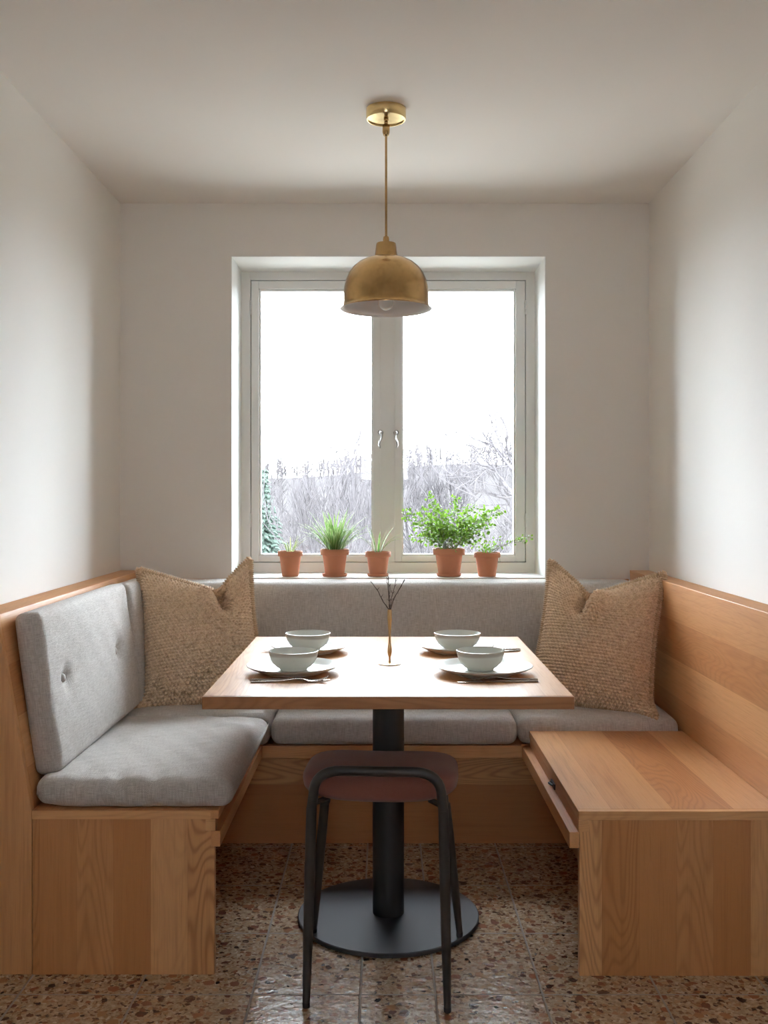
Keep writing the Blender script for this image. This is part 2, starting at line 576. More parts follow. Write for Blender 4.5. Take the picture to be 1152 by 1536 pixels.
fm = MB()
ring(fm, OX0 + .004, OX1 - .004, OZ0, OZ1 - .004, .040, .040, .044, .037, YW0, YW1)
fm.box(-.0230, .0500, YW0 + .052, YW0 + .060, .949, 2.203)
for bx_ in (-.01765, .04465):
    fm.tube([(bx_, YW0 + .0045, .955), (bx_, YW0 + .0045, 2.198)], .0011, 8)  # thin white beads stand in for daylight in the closed joints
fm.box(-.0168, .0438, YW0 + .006, YW1, .949, 2.203)                       # fixed post between the casements
ring(fm, OX0 + .040, OX1 - .040, OZ0 + .040, OZ1 - .038, .012, .012, .012, .012, YW0 + .03, YW1)   # rebate behind the joints
obj('window_frame', fm, M['frame'], win, bevel=.0012)
for (x0, x1, gx0, gx1, hx, sgn) in ((-.5925, -.0185, -.551, -.0592, -.0185, -1), (.0455, .6235, .083, .5746, .0455, 1)):
    sm = MB()
    z0, z1, gz0, gz1 = .9525, 2.1995, .986, 2.156
    ring(sm, x0, x1, z0, z1, gx0 - x0 - .008, x1 - gx1 - .008, gz0 - z0 - .008, z1 - gz1 - .008, YW0 - .003, YW0 + .05)
    ring(sm, gx0 - .008, gx1 + .008, gz0 - .008, gz1 + .008, .008, .008, .008, .008, YW0 + .010, YW0 + .045)
    sash = obj('casement', sm, M['frame'], win, bevel=.0015)
    obj('pane', MB().box(gx0, gx1, YW0 + .022, YW0 + .026, gz0, gz1), M['glass'], sash, smooth=False)
    hp = at(571 if sgn < 0 else 594, 652, YW0)
    hd = MB()
    hz = hp.z
    hd.lathe([(0.0, -.008), (.009, -.007), (.0125, -.003), (.0125, .003), (.009, .007), (0, .008)], (0, 0, 0), 20)
    hd.xf(Matrix.Translation((hp.x, YW0 - .012, hz + .008)) @ Matrix.Rotation(PI / 2, 4, 'X'))
    hd.tube([(hp.x, YW0 - .004, hz + .008), (hp.x, YW0 - .03, hz + .008)], .006, 10)
    pts = [(hp.x, YW0 - .030, hz + .010), (hp.x + .006, YW0 - .033, hz - .004), (hp.x + .004, YW0 - .034, hz - .018),
           (hp.x - .004, YW0 - .033, hz - .032), (hp.x - .006, YW0 - .034, hz - .046), (hp.x - .002, YW0 - .037, hz - .062)]
    if sgn > 0:
        pts = [(2 * hp.x - p[0], p[1], p[2]) for p in pts]
    hd.tube(pts, [.0055, .0052, .0048, .0045, .0045, .004], 10)
    hn = obj('handle', hd, M['chrome'], sash)
    hn['label'] = 'curved chrome handle'
    hxp = x0 - .002 if sgn < 0 else x1 + .002
    for py in (462, 780):
        z = CAM_H - (py - VY) * YW0 / FPX
        hg = MB().tube([(hxp, YW0 - .007, z - .031), (hxp, YW0 - .007, z - .011)], .0055, 12)
        hg.tube([(hxp, YW0 - .007, z - .0095), (hxp, YW0 - .007, z + .0095)], .0055, 12)
        hg.tube([(hxp, YW0 - .007, z + .011), (hxp, YW0 - .007, z + .031)], .0055, 12)
        obj('hinge', hg, M['frame'], win)

# ------------------------------------------------------------------ benches
YE = 2.585                                             # front end of both side benches
bl = thing('bench', 'wooden bench along the left wall with a high back and thick seat cushion', 'bench', (-.76, 3.3, 0), 'built-in benches round the table')
obj('back_panel', MB().prism_y([(-1.098, 0), (-.919, 0), (-.919, .427), (-1.010, .936), (-1.098, .936)], YE + .02, 4.125), M['back_x'], bl, bevel=.002)
obj('panel_end', MB().prism_y([(-1.098, 0), (-.919, 0), (-.919, .427), (-1.010, .936), (-1.098, .936)], YE, YE + .02), M['panel_z'], bl, bevel=.0015)
obj('end_panel', MB().box(-.917, -.443, YE, YE + .022, 0, .405), M['end'], bl, bevel=.001)
obj('lid', MB().box(-.918, -.432, YE - .001, 3.438, .406, .428), M['rail_y'], bl, bevel=.0015)
obj('lid_edge', MB().box(-.917, -.452, YE - .004, YE - .001, .406, .428), M['rail_x'], bl)
obj('corner_block', MB().box(-.466, -.440, YE - .003, YE + .03, .376, .4055), M['rail_x'], bl, bevel=.001)
obj('front_rail', MB().box(-.452, -.428, YE - .002, 3.46, .334, .375), M['rail_y'], bl, bevel=.0015)
obj('inner_rail', MB().box(-.466, -.4545, YE + .03, 3.45, .334, .4055), M['rail_y'], bl)
obj('kick_board', MB().box(-.64, -.62, YE + .03, 3.56, 0, .40), M['kick'], bl)

bb = thing('bench', 'wooden bench below the window, mostly behind the table and stool', 'bench', (0, 3.8, 0), 'built-in benches round the table')
obj('kick_board', MB().box(-.90, 1.02, 3.56, 3.58, 0, .333), M['kick'], bb)
obj('front_rail', MB().box(-.427, .478, 3.455, 3.477, .333, .376), M['rail_x'], bb, bevel=.0015)
obj('seat_board', MB().box(-.915, 1.03, 3.477, 4.10, .345, .376), M['seat_y'], bb)
obj('back_panel', MB().box(-.915, 1.01, 4.105, 4.127, .376, .90), M['rail_x'], bb)

br = thing('bench', 'wooden bench along the right wall with a bare wooden seat and high back', 'bench', (.8, 3.3, 0), 'built-in benches round the table')
YR = 2.578
obj('back_panel', MB().prism_y([(1.036, 0), (1.036, .428), (1.018, .936), (1.098, .936), (1.098, 0)], YR, 4.125), M['back_x'], br, bevel=.002)
obj('end_panel', MB().box(.506, 1.035, YR, YR + .022, 0, .405), M['end'], br, bevel=.001)
obj('seat_top', MB().box(.503, 1.0355, YR + .016, 3.452, .405, .4285), M['seat_y'], br, bevel=.0015)
obj('seat_edge', MB().box(.503, 1.0355, YR - .003, YR + .016, .405, .4285), M['rail_x'], br, bevel=.0012)
obj('corner_block', MB().box(.503, .530, YR - .002, YR + .02, .3745, .4045), M['rail_x'], br, bevel=.0008)
dr = obj('side_panel', MB().box(.505, .520, YR + .02, 3.452, .373, .4045), M['rail_y'], br)
la = MB()
lp = Vector((.505, 2.965, .385))
la.box(lp.x - .004, lp.x + .001, lp.y - .03, lp.y + .03, lp.z - .008, lp.z + .008)
la.tube([(lp.x - .006, lp.y - .018, lp.z + .002), (lp.x - .014, lp.y, lp.z + .004), (lp.x - .006, lp.y + .018, lp.z + .002)], .0035, 8)
lt = obj('latch', la, M['black'], dr)
lt['label'] = 'small black latch'
obj('front_rail', MB().box(.480, .506, YR + .002, 3.46, .331, .3725), M['rail_y'], br, bevel=.0015)
obj('kick_board', MB().box(.66, .68, YR + .03, 3.555, 0, .40), M['kick'], br)


# ------------------------------------------------------------------ cushions
def fnoise(x, y, s=0):
    return (math.sin(x * 9.1 + s) * math.cos(y * 7.3 + 2 * s) + .5 * math.sin(x * 21.7 + y * 13.1 + s)
            + .3 * math.sin(y * 31 - x * 17 + 3 * s)) / 1.8


def cushion(hx, hy, hz, r, fn=None, step=.012):
    """padded box with rolled edges, centred at the origin, welded on building"""
    mb = MB()
    H = (hx, hy, hz)
    for a in range(3):
        b, c = [(1, 2), (2, 0), (0, 1)][a]
        nb, nc = max(4, int(2 * H[b] / step)), max(4, int(2 * H[c] / step))
        for sg in (-1, 1):
            V, U = [], []
            for i in range(nb + 1):
                for j in range(nc + 1):
                    p = [0, 0, 0]
                    p[a] = sg * H[a]
                    # denser near the rims
                    tb, tc = i / nb * 2 - 1, j / nc * 2 - 1
                    p[b] = H[b] * math.sin(tb * PI / 2) * .25 + H[b] * tb * .75
                    p[c] = H[c] * math.sin(tc * PI / 2) * .25 + H[c] * tc * .75
                    cl = [max(-(H[k] - r), min(H[k] - r, p[k])) for k in range(3)]
                    d = Vector([p[k] - cl[k] for k in range(3)])
                    if d.length > 1e-9:
                        d = d.normalized() * r
                    q = Vector(cl) + d
                    U.append((p[b] + a * .37, p[c] + sg * 1.7))
                    V.append(fn(q) if fn else q)
            F = []
            for i in range(nb):
                for j in range(nc):
                    k = i * (nc + 1) + j
                    F.append((k, k + nc + 1, k + nc + 2, k + 1))
            mb.add(V, F, U)
    return mb


def puff(hx, hy, hz, amt, seed=0, side=.3, wr=.002):
    def fn(p):
        x, y, z = p.x / hx, p.y / hy, p.z / hz
        ex, ey, ez = max(0, 1 - x ** 4), max(0, 1 - y ** 4), max(0, 1 - z ** 2)
        q = p.copy()
        q.z += (1 if z > 0 else -.0) * amt * ex * ey * min(1, abs(z))
        q.x += math.copysign(1, x) * amt * side * ey * ez * min(1, abs(x))
        q.y += math.copysign(1, y) * amt * side * ex * ez * min(1, abs(y))
        q.z += wr * fnoise(p.x * 2.2, p.y * 2.2, seed) * (1 if z > 0 else 0)
        return q
    return fn


def seam_loop(hx, hy, z, r, c, fn=None, n=160, rad=.0022):
    """piping round a cushion of plan 2hx x 2hy at height z"""
    pts = []
    for k in range(n):
        a = 2 * PI * k / n
        ca, sa = math.cos(a), math.sin(a)
        m = max(abs(ca) / hx, abs(sa) / hy)
        x, y = ca / m, sa / m
        cx, cy = max(-(hx - r), min(hx - r, x)), max(-(hy - r), min(hy - r, y))
        d = Vector((x - cx, y - cy, 0))
        if d.length > 1e-9:
            d = d.normalized() * r
        p = Vector((cx, cy, z)) + d
        pts.append((fn(p) if fn else p) + Vector(c))
    return MB().tube(pts, rad, 6, closed=True)


def seat_cushion(label, x0, x1, y0, y1, z0, z1, r=.03, amt=.012, seed=0, fn2=None):
    c = ((x0 + x1) / 2, (y0 + y1) / 2, (z0 + z1) / 2)
    hx, hy, hz = (x1 - x0) / 2, (y1 - y0) / 2, (z1 - z0) / 2
    pf = puff(hx, hy, hz, amt, seed)
    fn = (lambda p: fn2(pf(p), p, hx, hy, hz)) if fn2 else pf
    t = thing('seat_cushion', label, 'cushion', (c[0], c[1], z0), 'grey bench cushions')
    mb = cushion(hx, hy, hz, min(r, hz * .98), fn)
    mb.xf(Matrix.Translation(c))
    obj('cover', mb, M['fabric'], t, weld=True, angle=180)
    return t


def front_left_shape(q, p, hx, hy, hz):
    # thicker and wrinkled towards its free front end, thinner at the back
    fy = (p.y + hy) / (2 * hy)
    top = 1 if p.z > 0 else 0
    q.z += top * (-.022 * fy + .004)
    wr = math.exp(-((p.y + hy) / .07) ** 2) * top
    q.z -= wr * .011 * max(0, math.sin(p.x * 62 + 5.5 * p.y)) * math.exp(-((p.x + .01) / .13) ** 2) * 1.6
    q.z += .003 * fnoise(p.x * 3, p.y * 3, 1.3) * top
    q.y += .0045 * fnoise(p.x * 5, p.z * 9, 4.4) * math.exp(-((p.y + hy) / .03) ** 2)
    # front corners tuck in, the far left corner lifts
    e = max(0, (-p.x / hx - .7) / .3) * max(0, 1 - fy * 6)
    q.x += e * .012
    q.z += e * (.012 if p.z < 0 else -.008)
    e2 = max(0, (p.x / hx - .75) / .25)
    q.z -= top * e2 * .008
    q.y -= .006 * math.sin((p.x / hx + 1) * 1.4) * (1 - fy)
    return q


fl = seat_cushion('long grey seat cushion at the front of the left bench, below the buttoned back cushion',
                  -.929, -.398, 2.592, 3.432, .4285, .505, .034, .006, .4, front_left_shape)
seat_cushion('grey seat cushion in the left rear corner, under the left knitted pillow',
             -.922, -.402, 3.440, 3.895, .3775, .488, .028, .006, 1.9)
seat_cushion('wide grey seat cushion under the window, behind the table pole',
             -.396, .462, 3.440, 3.895, .3775, .472, .034, .006, 2.6)
seat_cushion('grey seat cushion in the right rear corner, under the right knitted pillow',
             .468, 1.028, 3.456, 3.895, .3775, .468, .03, .010, 3.3)

LEAN = math.radians(8)


def lean_cushion(label, y0, y1, zb, h, th, xb, seed, buttons=(), amt=.010):
    """back cushion leaning on the left panel; xb = x of its outer bottom edge at height zb"""
    hy, hz, hx = (y1 - y0) / 2, h / 2, th / 2
    cy = (y0 + y1) / 2
    bl_ = [(b[0] - cy, b[1]) for b in buttons]

    def fn(p):
        x, y, z = p.x / hx, p.y / hy, p.z / hz
        q = p.copy()
        f = max(0, x)
        q.x += f * amt * (1 - y ** 4) * (1 - z ** 4)
        q.x += f * .002 * fnoise(p.y * 2, p.z * 3, seed)
        for by, bz in bl_:
            d = math.hypot(p.y - by, p.z - bz)
            q.x -= f * (.017 * math.exp(-(d / .028) ** 2) + .008 * math.exp(-(d / .10) ** 2))
            # pull lines towards the buttons
            q.x -= f * .0025 * math.exp(-(abs(p.z - bz) / .012) ** 2) * math.exp(-(d / .12) ** 2)
        q.y += math.copysign(.006, y) * (1 - z * z) * min(1, abs(y)) ** 6
        return q
    mb = cushion(hx, hy, hz, .024, fn, .011)
    R = Matrix.Rotation(-LEAN, 4, 'Y')
    T = Matrix.Translation((xb, cy, zb)) @ R @ Matrix.Translation((hx, 0, hz))
    mb.xf(T)
    t = thing('back_cushion', label, 'cushion', (xb + hx, cy, zb), 'grey bench cushions')
    obj('cover', mb, M['fabric'], t, weld=True, angle=180)
    for by, bz in bl_:
        p = fn(Vector((hx, by, bz)))
        bm_ = MB().lathe([(0, -.008), (.010, -.006), (.0130, 0), (.010, .0045), (.005, .0065), (0, .007)], (0, 0, 0), 20)
        bm_.xf(T @ Matrix.Translation(p + Vector((.006, 0, 0))) @ Matrix.Rotation(PI / 2, 4, 'Y'))
        obj('button', bm_, M['button'], t)
    return t


lean_cushion('buttoned grey back cushion leaning on the left bench back', 2.655, 3.545, .492, .440, .074, -.937, .3,
             ((2.80, .015), (3.34, .005)), .012)
lean_cushion('short grey back cushion in the left rear corner, behind the left knitted pillow', 3.553, 3.872, .486, .440, .080, -.935, 2.2)

# cushion below the window sill
hx, hy, hz = .963, .108, .2145
cb = cushion(hx, hy, hz, .036, lambda p: p + Vector((0, (-.008 if p.y < 0 else 0) * (1 - (p.x / hx) ** 6) * (1 - (p.z / hz) ** 4), -.002 * (1 + fnoise(p.x * 2, p.y * 4, 1)) * (1 if p.z > 0 else 0))), .014)
cb.xf(Matrix.Translation((.047, 3.995, .692)))
tb = thing('back_cushion', 'long grey back cushion under the window sill, behind the table', 'cushion', (.047, 3.995, .4775), 'grey bench cushions')
obj('cover', cb, M['fabric'], tb, weld=True, angle=180)


# ------------------------------------------------------------------ knitted pillows
def pillow(label, W, H, T, loc, yaw, lean, roll, u0, uc, mir, seed, ear, taper):
    nu, nv = 190, 225
    u = np.linspace(-1, 1, nu)[:, None] * np.ones((1, nv))
    v = np.linspace(-1, 1, nv)[None, :] * np.ones((nu, 1))
    rs = np.random.RandomState(seed)

    def sst(x, a, b):
        k = np.clip((x - a) / (b - a), 0, 1)
        return k * k * (3 - 2 * k)

    def surf(side):
        x = W / 2 * (u - .075 * np.sign(u) * np.abs(u) ** 3 * (1 - v ** 2))
        z = H / 2 * (v - .05 * np.sign(v) * np.abs(v) ** 3 * (1 - u ** 2) * (v < 0)) + H / 2
        t = T / 2 * ((1 - np.abs(u) ** 2.6) * (1 - np.abs(v) ** 2.6)) ** .62
        # the chop: top edge knocked down at u0
        du = u - u0
        V_ = np.exp(-np.sqrt(du ** 2 + .002) / .42) / np.exp(-np.sqrt(.002) / .42)
        ww = np.where(du > 0, 1 - u0, 1 + u0)
        ch = 1 - np.sqrt((du / ww) ** 2 + .004)
        x = x * (1 - taper * (v + 1) / 2)
        z = z - .118 * ch * sst(v, -.15, 1.0) ** 1.6
        y = t * side
        # the fold below the chop
        cen = u0 + uc * (1 - v) * 1.1
        g = np.exp(-((u - cen) / np.where((u - cen) * mir > 0, .16, .085)) ** 2) * sst(v, .12, .55)
        lip = np.exp(-((u - cen + mir * .20) / .17) ** 2) * sst(v, .1, .4) * (1 - sst(v, .75, 1.0))
        if side < 0:
            y = y + .105 * g * sst(1 - np.abs(v), 0, .10) - .040 * lip
            y = y + .010 * np.exp(-((u - cen - mir * .32) / .12) ** 2) * sst(v, .2, .6) * (1 - sst(v, .8, 1))
            z = z - .016 * g + .030 * lip
            # gathers at the bottom corner with the folded ear
            y = y + .012 * np.exp(-((u - ear * .72) / .08) ** 2 - ((v + .72) / .10) ** 2)
        else:
            y = y - .03 * g
        y = y + .004 * np.sin(3.1 * u + seed) * np.cos(2.7 * v + seed) * (1 - u ** 2) * (1 - v ** 2)
        ek = np.exp(-((u - ear) / .16) ** 2 - ((v + 1) / .14) ** 2)
        y = y - .034 * ek
        x = x + ear * .020 * ek
        P = np.stack([x, y, z], -1)
        du_ = np.gradient(P, axis=0)
        dv_ = np.gradient(P, axis=1)
        N = np.cross(du_, dv_)
        N /= np.linalg.norm(N, axis=-1, keepdims=True) + 1e-12
        if side > 0:
            N = -N
        su = (u + 1) / 2 * W
        sv = (v + 1) / 2 * H
        pa, pb = .0140, .0118
        row = np.floor(sv / pb)
        jx = .0011 * np.sin(row * 12.9898 + seed) + .0012 * np.sin(sv * 90 + su * 50)
        h = np.abs(np.sin(PI * (su + jx) / pa + (row % 2) * PI / 2)) ** .8 * np.abs(np.sin(PI * sv / pb)) ** .8
        h = h * (.8 + .4 * rs.rand(nu, nv))
        edge = np.clip((1 - np.maximum(np.abs(u), np.abs(v))) / .03, 0, 1)
        P = P + N * (.0104 * (h - .35) * edge)[..., None]
        return P, np.stack([su, sv], -1)
    mb = MB()
    for side in (-1, 1):
        P, S = surf(side)
        F = []
        for i in range(nu - 1):
            for j in range(nv - 1):
                k = i * nv + j
                F.append((k, k + nv, k + nv + 1, k + 1))
        mb.add(P.reshape(-1, 3).tolist(), F, S.reshape(-1, 2).tolist())
        if side < 0:
            B = [P[i, 0] for i in range(nu)] + [P[-1, j] for j in range(1, nv)] + \
                [P[i, -1] for i in range(nu - 2, -1, -1)] + [P[0, j] for j in range(nv - 2, 0, -1)]
    T_ = Matrix.Translation(loc) @ Matrix.Rotation(yaw, 4, 'Z') @ Matrix.Rotation(lean, 4, 'X') @ Matrix.Rotation(roll, 4, 'Y')
    mb.xf(T_)
    t = thing('knitted_pillow', label, 'pillow', loc, 'knitted pillows in the bench corners')
    obj('pillow_cover', mb, M['knit'], t, weld=True, angle=180)
    tr = MB()
    n = len(B)
    pts, rad, uvs = [], [], []
    for k in range(0, n):
        pts.append(Vector(B[k]))
        rad.append((.0122) + .0040 * math.sin(k * 1.9) + .0012 * rs.rand())
    tr.tube(pts, rad, 8, closed=True)
    for k in range(n):
        for q in range(8):
            tr.uv[k * 8 + q] = (k * .002, q * .004)
    tr.xf(T_)
    tm = obj('braided_edge', tr, M['trimknit'], t, angle=180)
    return t


pillow('beige knitted pillow in the left corner, beside the buttoned grey cushion', .455, .535, .195, (-.652, 3.592, .482),
       math.radians(6), math.radians(-19), math.radians(-5.3), .36, .10, 1, 3, -1, .09)
pillow('beige knitted pillow in the right corner, against the bare wooden bench back', .445, .530, .195, (.735, 3.600, .474),
       math.radians(-20), math.radians(-18), math.radians(5.0), -.20, -.10, -1, 8, 1, .045)

# ------------------------------------------------------------------ table
tx = .0095
tab = thing('dining_table', 'square wooden pedestal table with four place settings, on a round black base', 'table', (tx, 2.96, 0))
TX0, TX1, TY0, TY1 = -.4525, .470, 2.457, 3.495
obj('tabletop', MB().box(TX0, TX1, TY0 + .012, TY1, .7185, .750), M['table'], tab, bevel=.0018)
obj('front_edge', MB().box(TX0, TX1, TY0, TY0 + .012, .7185, .750), M['shaded_edge'], tab, bevel=.0018)
obj('mounting_plate', MB().box(tx - .2, tx + .2, 2.76, 3.16, .711, .7185), M['black'], tab, bevel=.001)
obj('pole', MB().lathe([(.0465, .014), (.0465, .711)], (.011, 2.94, 0), 48), M['black'], tab)
obj('base_plate', MB().lathe([(.262, 0), (.267, .003), (.267, .012), (.2645, .0145), (.0, .015)], (.011, 2.938, 0), 128), M['base'], tab, angle=30)

# ------------------------------------------------------------------ stool
SC = Vector((-.0075, 2.60, 0))
RS = Matrix.Translation(SC) @ Matrix.Rotation(math.radians(-3.7), 4, 'Z')
st = thing('stool', 'low stool with a rust brown padded seat and dark bent tube legs', 'stool', SC)
sp = MB()
nu, nv = 72, 28


def seat_pt(a, b):
    ca, sa = math.cos(a), math.sin(a)
    e = .52
    rx = math.copysign(abs(ca) ** e, ca)
    ry = math.copysign(abs(sa) ** e, sa)
    cb_, sb = math.cos(b), math.sin(b)
    k = abs(cb_) ** .55
    x, y = .200 * rx * k, .152 * ry * k
    zz = math.copysign(abs(sb) ** .8, sb)
    z = .520 + (.040 if zz > 0 else .042) * zz
    z += .012 * (x / .2) ** 2 * (1 if zz > -.2 else .6) - .004
    return (x, y - .002, z)


V, F = [], []
for i in range(nv + 1):
    b = -PI / 2 + PI * i / nv
    for k in range(nu):
        V.append(seat_pt(2 * PI * k / nu, b))
for i in range(nv):
    for k in range(nu):
        k2 = (k + 1) % nu
        F.append((i * nu + k, i * nu + k2, (i + 1) * nu + k2, (i + 1) * nu + k))
sp.add(V, F)
obj('seat', sp.xf(RS), M['stoolfab'], st, weld=True, angle=180)


def bend(p0, p1, p2, n=8):
    return [p0 * (1 - t) ** 2 + p1 * 2 * t * (1 - t) + p2 * t * t for t in [i / n for i in range(n + 1)]]


for (yb, yt, xt, zt, xbt, zj, nm) in ((-.19, -.164, .160, .571, .172, .478, 'front_rail'), (.19, .128, .165, .468, .205, .40, 'rear_rail')):
    L0, L1 = Vector((-xt - .002, yt - .004 * (1 if yb < 0 else -1), zj)), Vector((-xt + .002, yt, zt))
    R0, R1 = Vector((xt + .002, L0.y, zj)), Vector((xt - .002, yt, zt))
    rr = .055
    path = [L0] + bend(L1 + Vector((0, 0, -.062)), L1, L1 + Vector((rr + .015, 0, 0))) + bend(R1 + Vector((-rr - .015, 0, 0)), R1, R1 + Vector((0, 0, -.062))) + [R0]
    obj(nm, MB().tube(path, .0124, 14).xf(RS), M['stoolmetal'], st, angle=60)
    for sg in (-1, 1):
        top = Vector((sg * (xt + .002), L0.y, zj + .002))
        z0 = .0 if yb < 0 else .0152           # the rear feet stand on the round base plate
        bot = Vector((sg * xbt, yb, z0 + .010))
        lg = MB().tube([top, top.lerp(bot, .3), top.lerp(bot, .7), bot], [.0128, .0134, .0120, .0090], 14)
        leg = obj('leg', lg.xf(RS), M['stoolmetal'], st)
        obj('foot_cap', MB().lathe([(.0, 0), (.0085, 0), (.0092, .002), (.0092, .012), (.007, .013)], (bot.x, bot.y, z0), 16).xf(RS), M['rubber'], leg)
for sg in (-1, 1):
    bk = MB().tube([(sg * .160, -.160, .488), (sg * .13, -.11, .486), (sg * .13, .10, .480), (sg * .163, .128, .455)], .0075, 8)
    obj('seat_bracket', bk.xf(RS), M['stoolmetal'], st)

# ------------------------------------------------------------------ pendant lamp
PX, PY = .0045, 3.12
pen = thing('pendant_lamp', 'brass dome pendant lamp hanging from the ceiling above the table', 'lamp', (PX, PY, ZC))
cano = obj('canopy', MB().lathe([(.0627, ZC - .0005), (.0627, ZC - .031), (.061, ZC - .034), (.0575, ZC - .034), (.0565, ZC - .030), (.012, ZC - .030), (0, ZC - .030)], (PX, PY, 0), 64), M['brass2'], pen, angle=30)
obj('swivel', MB().lathe([(.0, ZC - .03), (.0075, ZC - .031), (.0075, ZC - .036), (.005, ZC - .039), (.0065, ZC - .043), (.005, ZC - .047), (.0105, ZC - .050), (.0115, ZC - .053), (.0115, ZC - .074), (.0098, ZC - .078), (.009, ZC - .083), (0, ZC - .083)], (PX, PY, 0), 32), M['brass'], pen)
obj('rod', MB().lathe([(.0037, 2.05), (.0037, ZC - .08)], (PX, PY, 0), 20), M['brass'], pen)
obj('ferrule', MB().lathe([(.0, 2.036), (.0098, 2.036), (.0098, 2.052), (.0085, 2.060), (.0060, 2.062), (0, 2.062)], (PX, PY, 0), 32), M['brass'], pen)
obj('shade_cap', MB().lathe([(.039, 1.986), (.039, 1.994), (.0365, 1.996), (.034, 2.012), (.0315, 2.034), (.030, 2.0395), (.027, 2.0405), (0, 2.0405)], (PX, PY, 0), 48), M['brass'], pen, angle=35)
zr = 1.833
outer = [(.1440, zr), (.1442, zr + .0015), (.1375, zr + .0065), (.1345, zr + .013), (.1338, zr + .024), (.1336, zr + .045), (.1318, zr + .068), (.1262, zr + .092), (.1165, zr + .113), (.1030, zr + .131), (.0860, zr + .1455), (.066, zr + .156), (.045, zr + .1615), (.036, zr + .163)]
inner = [(r - .0022, z - .0012) for r, z in outer][::-1]
obj('shade', MB().lathe(outer, (PX, PY, 0), 96, cap=False), M['brass'], pen, angle=60)
inn = obj('shade_lining', MB().lathe([(.1440, zr)] + [(max(.01, r - .0022), z - .0012) for r, z in outer[1:]] + [(0, zr + .16)], (PX, PY, 0), 96, cap=False), M['enamel'], pen, angle=60)
inn['label'] = 'white enamelled inside of the shade'
blb = obj('bulb', MB().lathe([(0, 1.829), (.009, 1.831), (.017, 1.8365), (.022, 1.845), (.0235, 1.854), (.022, 1.864), (.017, 1.875), (.013, 1.885), (.0125, 1.90)], (PX, PY, 0), 32), M['bulb'], pen, angle=180)
obj('lamp_holder', MB().lathe([(.0155, 1.895), (.0165, 1.90), (.0165, 1.985)], (PX, PY, 0), 24), M['enamel'], pen)


# ------------------------------------------------------------------ crockery
def wob(seed, amt=.006):
    return lambda a, r: 1 + amt * (math.sin(2 * a + seed) + .5 * math.sin(3 * a + 2 * seed))


pl0 = obj('dinner_plate', MB().lathe([(0, .0015), (.068, .0015), (.072, 0), (.080, .0), (.082, .003), (.100, .0075), (.120, .0155), (.1295, .0205), (.1302, .0218), (.1290, .0226),
                                      (.118, .0185), (.104, .0125), (.094, .0085), (.084, .0068), (.0, .0062)], (0, 0, 0), 96, wob(1.1, .004)), M['plate'], angle=50)
tag(pl0, 'pale plate at the front left of the table, above the knife and fork', 'plate', 'four dinner plates')
bw0 = obj('bowl', MB().lathe([(0, .003), (.030, .003), (.031, 0), (.0375, 0), (.0395, .004), (.0475, .009), (.0570, .0185), (.0635, .030), (.0675, .043), (.0690, .0520), (.0692, .0536), (.0675, .0540),
                              (.0660, .051), (.0635, .040), (.0585, .028), (.050, .0165), (.038, .0095), (.028, .008), (0, .0075)], (0, 0, 0), 80, wob(2.3, .008)), M['bowl'], angle=50)
tag(bw0, 'pale green bowl on the front left plate', 'bowl', 'four small bowls')
ZT = .7502
plates = [((440, 2.795), 1.0, (462, 3.17), .97)]


def settle(px, d, s):
    return Vector(((px - VX) * d / FPX, d, ZT)), (s, s, 1)


spots = [('front left', 440, 2.795, 1.005, 440.5, 2.80, 1.0), ('back left', 465, 3.16, .95, 462, 3.165, 1.04),
         ('front right', 724.5, 2.785, 1.065, 720.6, 2.80, .985), ('back right', 684, 3.165, .93, 686, 3.175, 1.06)]
for i, (nm, px, d, s, bx, bd, bs) in enumerate(spots):
    loc, sc = settle(px, d, s)
    lab = {0: pl0['label'], 1: 'pale plate at the back left of the table, nearest the left pillow',
           2: 'largest pale plate at the front right of the table, above the fork',
           3: 'pale plate at the back right of the table, nearest the right pillow'}[i]
    p_ = pl0 if i == 0 else dup(pl0, lab)
    p_.location, p_.scale, p_.rotation_euler = loc, sc, (0, 0, i * 1.3)
    b_ = bw0 if i == 0 else dup(bw0, 'pale green bowl on the %s plate' % nm)
    b_.location = ((bx - VX) * bd / FPX, bd, ZT + .0070)
    b_.scale = (bs, bs, [1.0, .98, 1.02, .96][i])
    b_.rotation_euler = (0, 0, i * 2.1 + .4)


# ------------------------------------------------------------------ cutlery (lies along +x, handle end at x=0)
def fork_mesh():
    m = MB()
    m.loft([(0, 0, .0022, .0045, .0012), (.004, 0, .0022, .0058, .0016), (.03, 0, .0026, .0055, .0018), (.08, 0, .0045, .0040, .0018),
            (.11, 0, .0075, .0030, .0019), (.130, 0, .0088, .0030, .0019), (.142, 0, .0072, .0055, .0014), (.152, 0, .0048, .0102, .0011), (.166, 0, .0032, .0115, .0010)])
    for k in (-1.5, -.5, .5, 1.5):
        y = k * .0061
        m.loft([(.164, y, .0032, .0021, .0010), (.178, y * 1.02, .0040, .0019, .0009), (.195, y * 1.02, .0088, .0016, .0008), (.206, y * .98, .0140, .0009, .0006)])
    return m


def knife_mesh():
    m = MB()
    m.loft([(0, 0, .0022, .0042, .0016), (.005, 0, .0022, .0056, .0020), (.05, 0, .0024, .0054, .0021), (.095, 0, .0026, .0042, .0022), (.108, 0, .0026, .0046, .0018),
            (.116, .0008, .0024, .0075, .0011), (.15, .001, .0022, .0085, .0009), (.19, .001, .0022, .0088, .0008), (.208, .002, .0022, .0062, .0007), (.217, .0035, .0022, .0022, .0006)])
    return m


fk = obj('fork', fork_mesh(), M['steel'], angle=60)
kn = obj('knife', knife_mesh(), M['steel'], angle=60)
tag(fk, 'steel fork in front of the front right plate, tines to the left', 'fork', 'table forks')
tag(kn, 'steel knife under the fork before the front right plate', 'knife', 'table knives')


